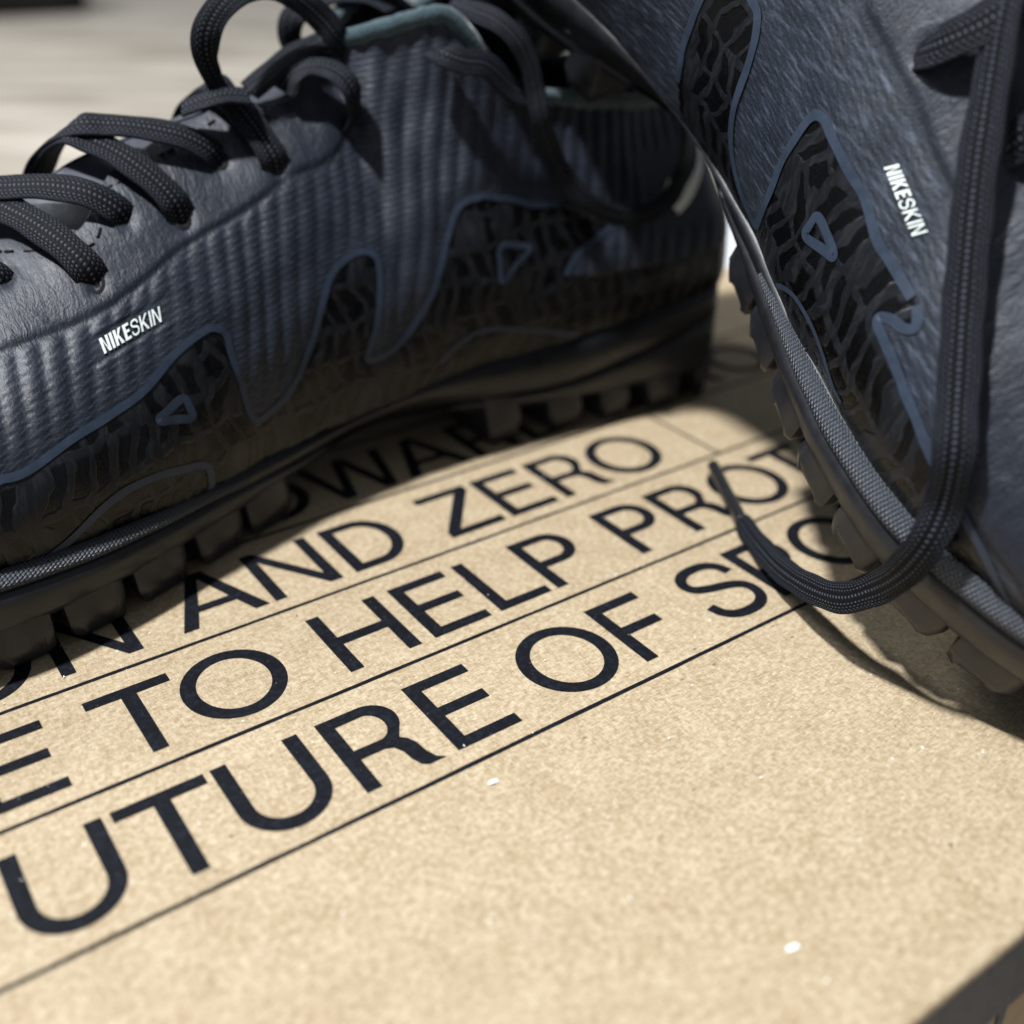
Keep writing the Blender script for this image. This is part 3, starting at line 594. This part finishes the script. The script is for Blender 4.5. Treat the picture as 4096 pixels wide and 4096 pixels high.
    def ring(self, rows, name, mat, x0=5e-4, x1=LEN-5e-4, uv=False, cap=None):
        """rows: functions x, side -> (inset, z); one closed band round the sole outline"""
        s = np.linspace(0, 1, 170); xs = x0 + (x1-x0)*(1-np.cos(np.pi*s))/2
        full = x0 < .01
        XL = np.concatenate([xs, xs[::-1]]) if full else xs
        SD = np.concatenate([np.ones(170), -np.ones(170)]) if full else np.ones(170)
        V = []; U = []
        for j, fn in enumerate(rows):
            pts = []
            for x, sd in zip(XL, SD):
                ins, z = fn(x, sd); W = SOLE_LAT(x)+SOLE_MED(x); ye = SOLE_LAT(x) if sd > 0 else SOLE_MED(x)
                ins2 = min(ins, .45*W) if ins > 0 else ins
                # ends pull in along x as well
                dx = ins*(np.exp(-x/.06) - np.exp(-(LEN-x)/.05))
                pts.append((x+dx, sd*(ye-ins2)*self.m, z))
            V.append(pts); U.append([(x, j/(len(rows)-1)) for x in XL])
        V = np.array(V).transpose(1, 0, 2); U = np.array(U).transpose(1, 0, 2); n, m = V.shape[:2]
        F = grid_faces(n, m)
        if full: F += [((n-1)*m+j, (n-1)*m+j+1, j+1, j) for j in range(m-1)]
        if full and cap is not None:
            half = n//2
            for i in range(half-1): F.append((i*m+cap, (i+1)*m+cap, (n-2-i)*m+cap, (n-1-i)*m+cap))
        return self.add(name, V.reshape(-1, 3), F, mat, flip=True, uv=U.reshape(-1, 2))
    def build_sole(self):
        wi = lambda x: .042*math.exp(-((x-.86)/.19)**2)
        spring = lambda x: .10*max(0, x-1.85)**1.6
        bottom = lambda x: .062 + .035*math.exp(-((x-.88)/.2)**2) + spring(x)
        ripple = lambda x: .006*math.sin(2*math.pi*x/.117) if x > 1.1 else 0
        tp = lambda x: min(1, max(0, (x-1.10)/.16))
        ztop = lambda x: Z_GROOVE(x) + tp(x)*.45*(Z_FEATHER(x)-Z_GROOVE(x))
        self.ring([lambda x, s: (.10+wi(x), bottom(x)-.004), lambda x, s: (.022+wi(x), bottom(x)), lambda x, s: (.010+wi(x), bottom(x)+.010), lambda x, s: (.005+wi(x), bottom(x)+.3*(ztop(x)-bottom(x))), lambda x, s: (.002+wi(x), bottom(x)+.7*(ztop(x)-bottom(x))), lambda x, s: (.002+tp(x)*.002+wi(x), ztop(x)-.006), lambda x, s: (.012+wi(x), ztop(x))],
                  "outsole", RUBBER, cap=0)
        f = lambda x: Z_FEATHER(x)
        self.ring([lambda x, s: (.012+wi(x), Z_GROOVE(x)-.002), lambda x, s: (.002+tp(x)*.010+wi(x)*.9, Z_GROOVE(x)+.005), lambda x, s: (-.001 + .35*INSET(x)+tp(x)*.004+wi(x)*.5, .5*Z_GROOVE(x)+.5*f(x)+.002), lambda x, s: (INSET(x)-.006, f(x)+.004), lambda x, s: (INSET(x)+.012, f(x)+.006), lambda x, s: (INSET(x)+.03, f(x)-.01)],
                  "midsole", RUBBER2)
        # textured welt on the outer forefoot
        def taper(x): return min(1, max(0, (x-1.19)/.14))
        g = lambda x: Z_GROOVE(x)
        wb = lambda x, k: (INSET(x)*(.28 + .72*k) - .004*taper(x), g(x) + (f(x)-g(x))*(.45 + .55*k) + .007*taper(x))
        self.ring([lambda x, s: (INSET(x)*.28+.006, wb(x, 0)[1]-.004), lambda x, s: (wb(x, 0)[0], wb(x, 0)[1]), lambda x, s: (wb(x, .33)[0], wb(x, .33)[1]+.0015), lambda x, s: (wb(x, .7)[0], wb(x, .7)[1]+.001), lambda x, s: wb(x, 1), lambda x, s: (INSET(x)+.012, f(x)-.005)],
                  "welt_band", WELT, x0=1.20, x1=2.33)
        # lugs
        lat = [(c, .0515) for c in (1.16, 1.265, 1.382, 1.495, 1.608, 1.725, 1.84, 1.955, 2.065)] + [(.64, .042), (.50, .040), (.382, .037), (.262, .045), (.13, .048)]
        for sd, arr in ((1, lat), (-1, lat)):
            for c, a in arr: self.lug(c, a, sd, spring, bottom)
        for c in (1.3, 1.52, 1.74, 1.95, .3, .5):
            for y in (-.12, .10): self.stud(c, y, spring, bottom)
    def lug(self, c, a, sd, spring, bottom):
        prof = [(-1.0, 1), (-.99, .55), (-.97, .16), (-.88, .03), (-.7, 0), (.15, 0), (.5, .035), (.78, .16), (.93, .42), (1.0, 1)]
        rows = []
        for k, (sc, dy) in enumerate(((.62, -.002), (.9, .004), (1.0, .018), (1.0, .13))):
            pts = []
            for px, pz in prof:
                x = c + a*px*sc; hb = bottom(x)+.034
                z = spring(x) + (hb-spring(x))*(pz if k > 1 else max(pz, .12 if k == 0 else .03))
                ye = SOLE_LAT(x) if sd > 0 else SOLE_MED(x)
                y = ye + .0045*math.sin(math.pi*min(1, pz*1.25)) - .016*(1-pz)**2 - .016*max(0, (pz-.55)/.45)**1.5 - dy
                pts.append((x, sd*y*self.m, z))
            rows.append(pts)
        V = np.array(rows).reshape(-1, 3); n = len(prof)
        F = grid_faces(4, n) + [tuple(range(n-1, -1, -1)), tuple(3*n+i for i in range(n))]
        o = self.add("lug", V, F, RUBBER, flip=(sd > 0)); o.data.set_sharp_from_angle(angle=math.radians(38))
    def stud(self, c, y, spring, bottom):
        a = .035; V = []
        for z, s_ in ((0.004, .7), (.02, .95), (bottom(c)+.01, 1.05)):
            for k in range(8):
                th = math.pi/4*k; V.append((c+a*s_*math.cos(th), (y+a*s_*math.sin(th))*self.m, z+spring(c)))
        F = grid_faces(3, 8, close=True) + [tuple(range(7, -1, -1))]
        self.add("stud", V, F, RUBBER, flip=True)
    def film_polygon(self):
        d = self.dig
        if self.m > 0:
            p = [(1.95, -.1), (1.85, .12), (1.72, .22), (1.64, .27)] + [tuple(q) for q in cat_rom(d['main'], 5)] + [tuple(q) for q in d['heelline']] + [(.44, .285), (.25, .255), (.02, .24), (.0, -.1)]
        else:
            p = [(1.86, -.1)] + [tuple(q) for q in (d['main4'][::-1] + d['main3'][::-1])] + [tuple(q) for q in cat_rom(d['main2'][::-1], 5)] + [(.945, .405), (.915, .40), (.895, .37)] + [tuple(q) for q in d['main'][::-1]] + [(.92, -.1)]
        return p
    def strip(self, name, pts, w, mat, closed=False, off=.0017, parent=None, lift_edge=.0002, n=8):
        """flat band welded on the upper along a line of (x, t)"""
        L = cat_rom(pts, n, closed)
        dz = self.disp(L[:, 0], L[:, 1], section(L[:, 0], L[:, 1], 1)[2], 1)[0]
        P = self.at(L[:, 0], L[:, 1], dz); Nn = normal(L[:, 0], np.clip(L[:, 1], .002, .998), 1)*np.array([1, self.m, 1])
        T = (np.roll(P, -1, 0)-np.roll(P, 1, 0)) if closed else np.gradient(P, axis=0)
        T /= np.linalg.norm(T, axis=1, keepdims=True)+1e-9
        B = np.cross(Nn, T); B /= np.linalg.norm(B, axis=1, keepdims=True)+1e-9
        o = np.array([-1, 0, 1]); h = np.array([off, off+lift_edge, off])
        ww = .86*w*(1 + .05*np.sin(np.arange(len(P))*.37))
        V = P[:, None] + B[:, None]*(o[None, :, None]*ww[:, None, None]/2) + Nn[:, None]*h[None, :, None]
        F = grid_faces(len(P), 3)
        if closed: m_ = 3; k = len(P); F += [((k-1)*m_+j, (k-1)*m_+j+1, j+1, j) for j in range(2)]
        return mesh(name, V.reshape(-1, 3), F, mat, parent or self.root)
    def lettering(self, quad):
        TL, TR, BR, BL = [np.array(q, float) for q in quad]
        word = "NIKESKIN"; x = 0; items = []
        for i, ch in enumerate(word):
            bold = i < 4
            lp, w = glyph(ch, st=.25 if bold else .165, hb=.165 if bold else .125, w={'N': .78, 'K': .80, 'E': .60}.get(ch))
            items.append((lp, x)); x += w + (.13 if bold else .14)
        x -= .14
        for lp, ox in items:
            v, f = outlines_to_mesh(lp)
            uu = (v[:, 0]+ox)/x; vv = v[:, 1]
            q = (TL*vv[:, None] + BL*(1-vv[:, None]))*(1-uu[:, None]) + (TR*vv[:, None] + BR*(1-vv[:, None]))*uu[:, None]
            mesh("letter", self.at(q[:, 0], q[:, 1], self.disp(q[:, 0], q[:, 1], section(q[:, 0], q[:, 1], 1)[2], 1)[0] + .0022), f, WHITE_PRINT, self.root, smooth=False)
    def swoosh(self):
        s_ = DIG['S1']['swoosh']; A = cat_rom(s_[0:3] + [(.10, s_[2][1]+.06)], 8); B = cat_rom([s_[5], s_[4], s_[3], (.095, s_[3][1]+.07)], 8)
        V = []
        for k in range(5): L = A*(1-k/4) + B*k/4; V.append(self.at(L[:, 0], L[:, 1], self.disp(L[:, 0], L[:, 1], section(L[:, 0], L[:, 1], 1)[2], 1)[0] + .0025))
        V = np.array(V); n, m = V.shape[:2]
        self.add("logo", V.reshape(-1, 3), grid_faces(n, m), LOGO_GREY)
        self.strip("logo", [(.262, .560), (.240, .60), (.222, .645)], .012, LOGO_GREY)
    def eyelets(self, eyes):
        for ex, et in eyes:
            th = np.linspace(0, 2*np.pi, 16, endpoint=False); rows = []
            for r, o in ((.0, -.006), (.008, -.005), (.013, -.001), (.017, -.004)):
                rows.append(self.at(ex + r*np.cos(th), np.clip(et + r*np.sin(th)/.45, 0, .995), o))
            V = np.array(rows).reshape(-1, 3)
            self.add("eyelet", V, grid_faces(4, 16, close=True), THREAD)
    def ribbon(self, name, C, ref, w=.052, th=.0085, mat=None, parent=None, n=10, taper=None, twist=None):
        """woven flat lace along C, its face towards ref (vector or one per point)"""
        C = np.array(C, float); R_ = np.array(ref, float)
        if R_.ndim == 1: R_ = np.repeat(R_[None], len(C), 0)
        P = cat_rom(C, n); Rr = cat_rom(R_, n)
        T = np.gradient(P, axis=0); T /= np.linalg.norm(T, axis=1, keepdims=True)+1e-9
        Nn = Rr - T*(Rr*T).sum(1, keepdims=True); Nn /= np.linalg.norm(Nn, axis=1, keepdims=True)+1e-9
        B = np.cross(T, Nn)
        if twist is not None:
            a = np.interp(np.linspace(0, 1, len(P)), np.linspace(0, 1, len(twist)), twist)[:, None]
            Nn, B = Nn*np.cos(a) + B*np.sin(a), B*np.cos(a) - Nn*np.sin(a)
        k = 32; ang = np.linspace(0, 2*np.pi, k, endpoint=False)
        cx = np.sign(np.cos(ang))*np.abs(np.cos(ang))**.62; cy = np.sign(np.sin(ang))*np.abs(np.sin(ang))**.75
        cy = cy*(1 + .22*np.cos(cx*2*np.pi*2.0))
        ws = np.ones(len(P)) if taper is None else np.interp(np.linspace(0, 1, len(P)), np.linspace(0, 1, len(taper)), taper)
        arc_l = np.concatenate([[0], np.cumsum(np.linalg.norm(np.diff(P, axis=0), axis=1))])
        ws = ws*(1 + .04*np.sin(arc_l*70)); 
        V = P[:, None] + B[:, None]*(cx[None, :, None]*w/2*ws[:, None, None]) + Nn[:, None]*(cy[None, :, None]*th/2*(1.5-.5*ws[:, None, None]))
        # seam vertex duplicated for the uv
        V = np.concatenate([V, V[:, :1]], 1); uv = np.stack([np.repeat(arc_l[:, None], k+1, 1), np.repeat(np.linspace(0, 1, k+1)[None], len(P), 0)], -1)
        F = grid_faces(len(P), k+1)
        F += [tuple(range(k-1, -1, -1)), tuple((len(P)-1)*(k+1)+j for j in range(k))]
        return mesh(name, V.reshape(-1, 3), F, mat or LACE, parent or self.root, uv=uv.reshape(-1, 2))
    def cross_lace(self, e, xr, xm=None, tm=1.42, h=.020):
        """from an outer eyelet over the ridge at xr to the inner side"""
        ex, et = e; xm = xm if xm is not None else xr + .6*(xr-ex)
        ks = np.array([0, .10, .3, .55, .8, 1.0])
        xs = list(ex + (xr-ex)*ks**1.15); ts = list(et + (1-et)*ks); of = [-.010, .012, h, h+.006, h+.010, h+.012]
        for k in (.35, .7, 1.0): xs.append(xr + (xm-xr)*k); ts.append(1 + (tm-1)*k); of.append([h+.004, .012, -.010][int(k > .5)+int(k > .9)])
        xs = np.array(xs); ts = np.array(ts)
        P = np.array([self.at(np.array([a]), np.array([b]), np.array([o]))[0] for a, b, o in zip(xs, ts, of)])
        Nr = np.array([(normal(np.array([a]), np.array([np.clip(b if b <= 1 else 2-b, .01, .93)]), 1 if b <= 1 else -1)[0])*np.array([1, self.m, 1]) for a, b in zip(xs, ts)])
        self.ribbon("lace", P, Nr)

ribs = DIG['S1']['seam']
toe_seam = [(2.0, .62), (1.8, .61), (1.65, .60)]
heel_seam = [(.62, .86), (.57, 1.03), (.3, 1.04), (.0, 1.04)]
DIG['S1']['seam_full'] = toe_seam + [p for p in ribs if p[0] > .90] + [(.87, .70), (.83, .82), (.79, 1.04), (.3, 1.05), (0, 1.05)]
DIG['S2']['seam_full'] = [(2.0, .12), (1.8, .14), (1.66, .24), (1.56, .36), (1.49, .48)] + DIG['S2']['seam'][::-1] + [(1.06, .60), (.95, .645), (.88, .70), (.83, .82), (.79, 1.04), (.3, 1.05), (0, 1.05)]

# ---------------------------------------------------------------- first shoe: stands along the lettering, toe to the left
A = Shoe("black turf shoe standing flat on the lid, toe left, laces in a bow", Matrix(((-S/S, 0, 0, 1.76*S), (0, -1, 0, 1.90*S), (0, 0, 1, 0), (0, 0, 0, 1))), 1, DIG['S1'], UPPER_A, 1.0)
A.build_upper(); A.build_sole()
d = A.dig
A.strip("print_outline", d['main'], .0145, FILM_LINE)
A.strip("print_outline", [(1.9, .03), (1.82, .12), (1.72, .215), (1.64, .262), d['main'][0]], .0165, FILM_LINE)
A.strip("print_outline", d['heelline'], .014, FILM_LINE)
A.strip("print_outline", d['lowmid'], .012, FILM_LINE)
A.strip("print_outline", d['lowfore'], .015, FILM_LINE)
def tri(c): # corners rounded a little
    c = [np.array(p) for p in c]; out = []
    for i in range(3):
        p, a, b = c[i], c[i-1], c[(i+1) % 3]
        out += [p + (a-p)*.42, p + (a-p)*.14, p + (b-p)*.14, p + (b-p)*.42]
    return out
A.strip("print_outline", tri(d['tri1']), .0155, FILM_LINE, closed=True, n=5)
A.strip("print_outline", tri(d['tri2']), .0135, FILM_LINE, closed=True, n=5)
A.lettering(d['text']); A.swoosh(); A.eyelets(d['eyes'])
# stitching beside the eyestay edge
L = cat_rom(d['stitch'], 10)
for i in range(0, len(L)-5, 7):
    A.tube("stitch", A.at(L[i:i+5, 0], L[i:i+5, 1], .0036), .0026, THREAD, k=6)
E_ = d['eyes']
A.cross_lace((1.468, .735), 1.60); A.cross_lace(E_[1], 1.44); A.cross_lace(E_[2], 1.43, 1.52, h=.027)
A.cross_lace(E_[3], 1.285); A.cross_lace(E_[4], 1.275, 1.37, h=.028); A.cross_lace(E_[5], 1.045, 1.09)
TOCAM = (.25, .80, .50)
A.ribbon("lace", LACES['ridge2'], (.2, .3, .9), .046)
A.ribbon("lace", LACES['ridge'], (.2, .5, .8), .046)
A.ribbon("lace", LACES['loopA'], TOCAM, .046, twist=[.9, .5, .3, .1, -.3, -.2, .3, .2, .2])
A.ribbon("lace", LACES['loopB'], TOCAM, .046, twist=[.4, .2, 0, -.4, -.8, -.9, -.8])
A.ribbon("lace", LACES['loopC'], [(.1, .3, .95), (.1, .3, .95), (.1, .35, .93), (.0, .5, .8), (-.2, .8, .6), (-.5, .8, .2), (-.6, .8, -.1), (-.6, .8, -.2)], .054)
A.ribbon("lace", LACES['fold'], TOCAM, .050, twist=[.0, .2, .1, 0, .2, .5])
A.ribbon("lace", LACES['hang'], TOCAM, .037, .011, twist=[.5, .5, .5, .5, .6, .7, .8, .8, .6, .5, .4, .3, .3, .3, .5, .7, .8, .8, .8], n=12)

# ---------------------------------------------------------------- second shoe: leans over the first, toe down towards the viewer
M2 = [[0.021908, 0.96577, -0.258474], [-0.893939, -0.096839, -0.437601], [-0.447652, 0.240647, 0.861218]]; T2 = [1.55967, 2.19615, 0.98831]
B = Shoe("black turf shoe tipped toe-down towards the viewer, heel propped on other shoe", Matrix(((M2[0][0], M2[0][1], M2[0][2], T2[0]*S), (M2[1][0], M2[1][1], M2[1][2], T2[1]*S), (M2[2][0], M2[2][1], M2[2][2], T2[2]*S), (0, 0, 0, 1))), -1, DIG['S2'], UPPER_B, .12)
B.build_upper(); B.build_sole()
d = B.dig
for k, w in (('main', .015), ('main2', .0165), ('main3', .0165), ('main4', .013), ('low', .010)): B.strip("print_outline", d[k], w, FILM_LINE)
B.strip("print_outline", [d['main'][-1], (.895, .37), (.915, .40), (.945, .405), d['main2'][0]], .0165, FILM_LINE)
B.strip("print_outline", tri(d['tri']), .0165, FILM_LINE, closed=True, n=5)
q = d['text']; B.lettering([q[1], q[2], q[3], q[0]]); B.swoosh()
B.eyelets(d['eyes'] + [(1.405, .62), (1.30, .72)])
def tocam_local():
    v = (Matrix(M2).transposed() @ (Vector((0, 0, 1)) - Vector((1.2, .75, .45)))).normalized(); return tuple(v)
TC2 = tocam_local()
B.ribbon("lace", LACES['s2top'], (.1, -.6, .8), .052)
B.ribbon("lace", LACES['s2right'], (.1, -.6, .8), .052)
lc = B.ribbon("lace", LACES['long'], TC2, .050, .011, n=14, taper=[1, 1, 1, 1, 1, 1, 1, .98, .95, .92, .9, .85, .78, .66], twist=[.9, .8, .7, .4, .25, .2, .2, .1, .1, .2, .5, .4, .2, .1, .0])
B.tube("aglet", cat_rom(LACES['aglet'], 8), np.linspace(.0118, .0108, 25), PLASTIC, k=12, parent=lc)

# ---------------------------------------------------------------- blurred things on the floor behind
pv = [(2.6, 2.2), (5.6, 2.6), (5.2, 6.2), (2.25, 5.6)]
p = mesh("paper_sheet", [(x, y, Z_FLOOR+.012+.01*(i % 2)) for i, (x, y) in enumerate(pv)] + [(x, y, Z_FLOOR+.004) for x, y in pv], [(0, 1, 2, 3), (0, 4, 5, 1), (1, 5, 6, 2), (2, 6, 7, 3), (3, 7, 4, 0)], PAPER, smooth=False)
tag(p, "bright white blurred sheet on the floor, seen between the two shoes", "paper")
bm = bmesh.new()
bmesh.ops.create_icosphere(bm, subdivisions=3, radius=1)
for v in bm.verts:
    n = 1 + .12*math.sin(v.co.x*5+1)*math.sin(v.co.y*4) + .06*math.sin(v.co.z*9)
    v.co = Vector((v.co.x*2.0*n, v.co.y*1.2*n, max(v.co.z*.9*n, -.55) + .55)) * S
me = bpy.data.meshes.new("dark_bundle"); bm.to_mesh(me); bm.free(); me.materials.append(DARKM)
for p_ in me.polygons: p_.use_smooth = True
o = bpy.data.objects.new("dark_bundle", me); COL.objects.link(o); o.location = (4.0*S, 20.6*S, Z_FLOOR*S); o.rotation_euler = (0, 0, -.6)
tag(o, "dark blurred bundle on the floor far behind, at the top left corner", "bundle")
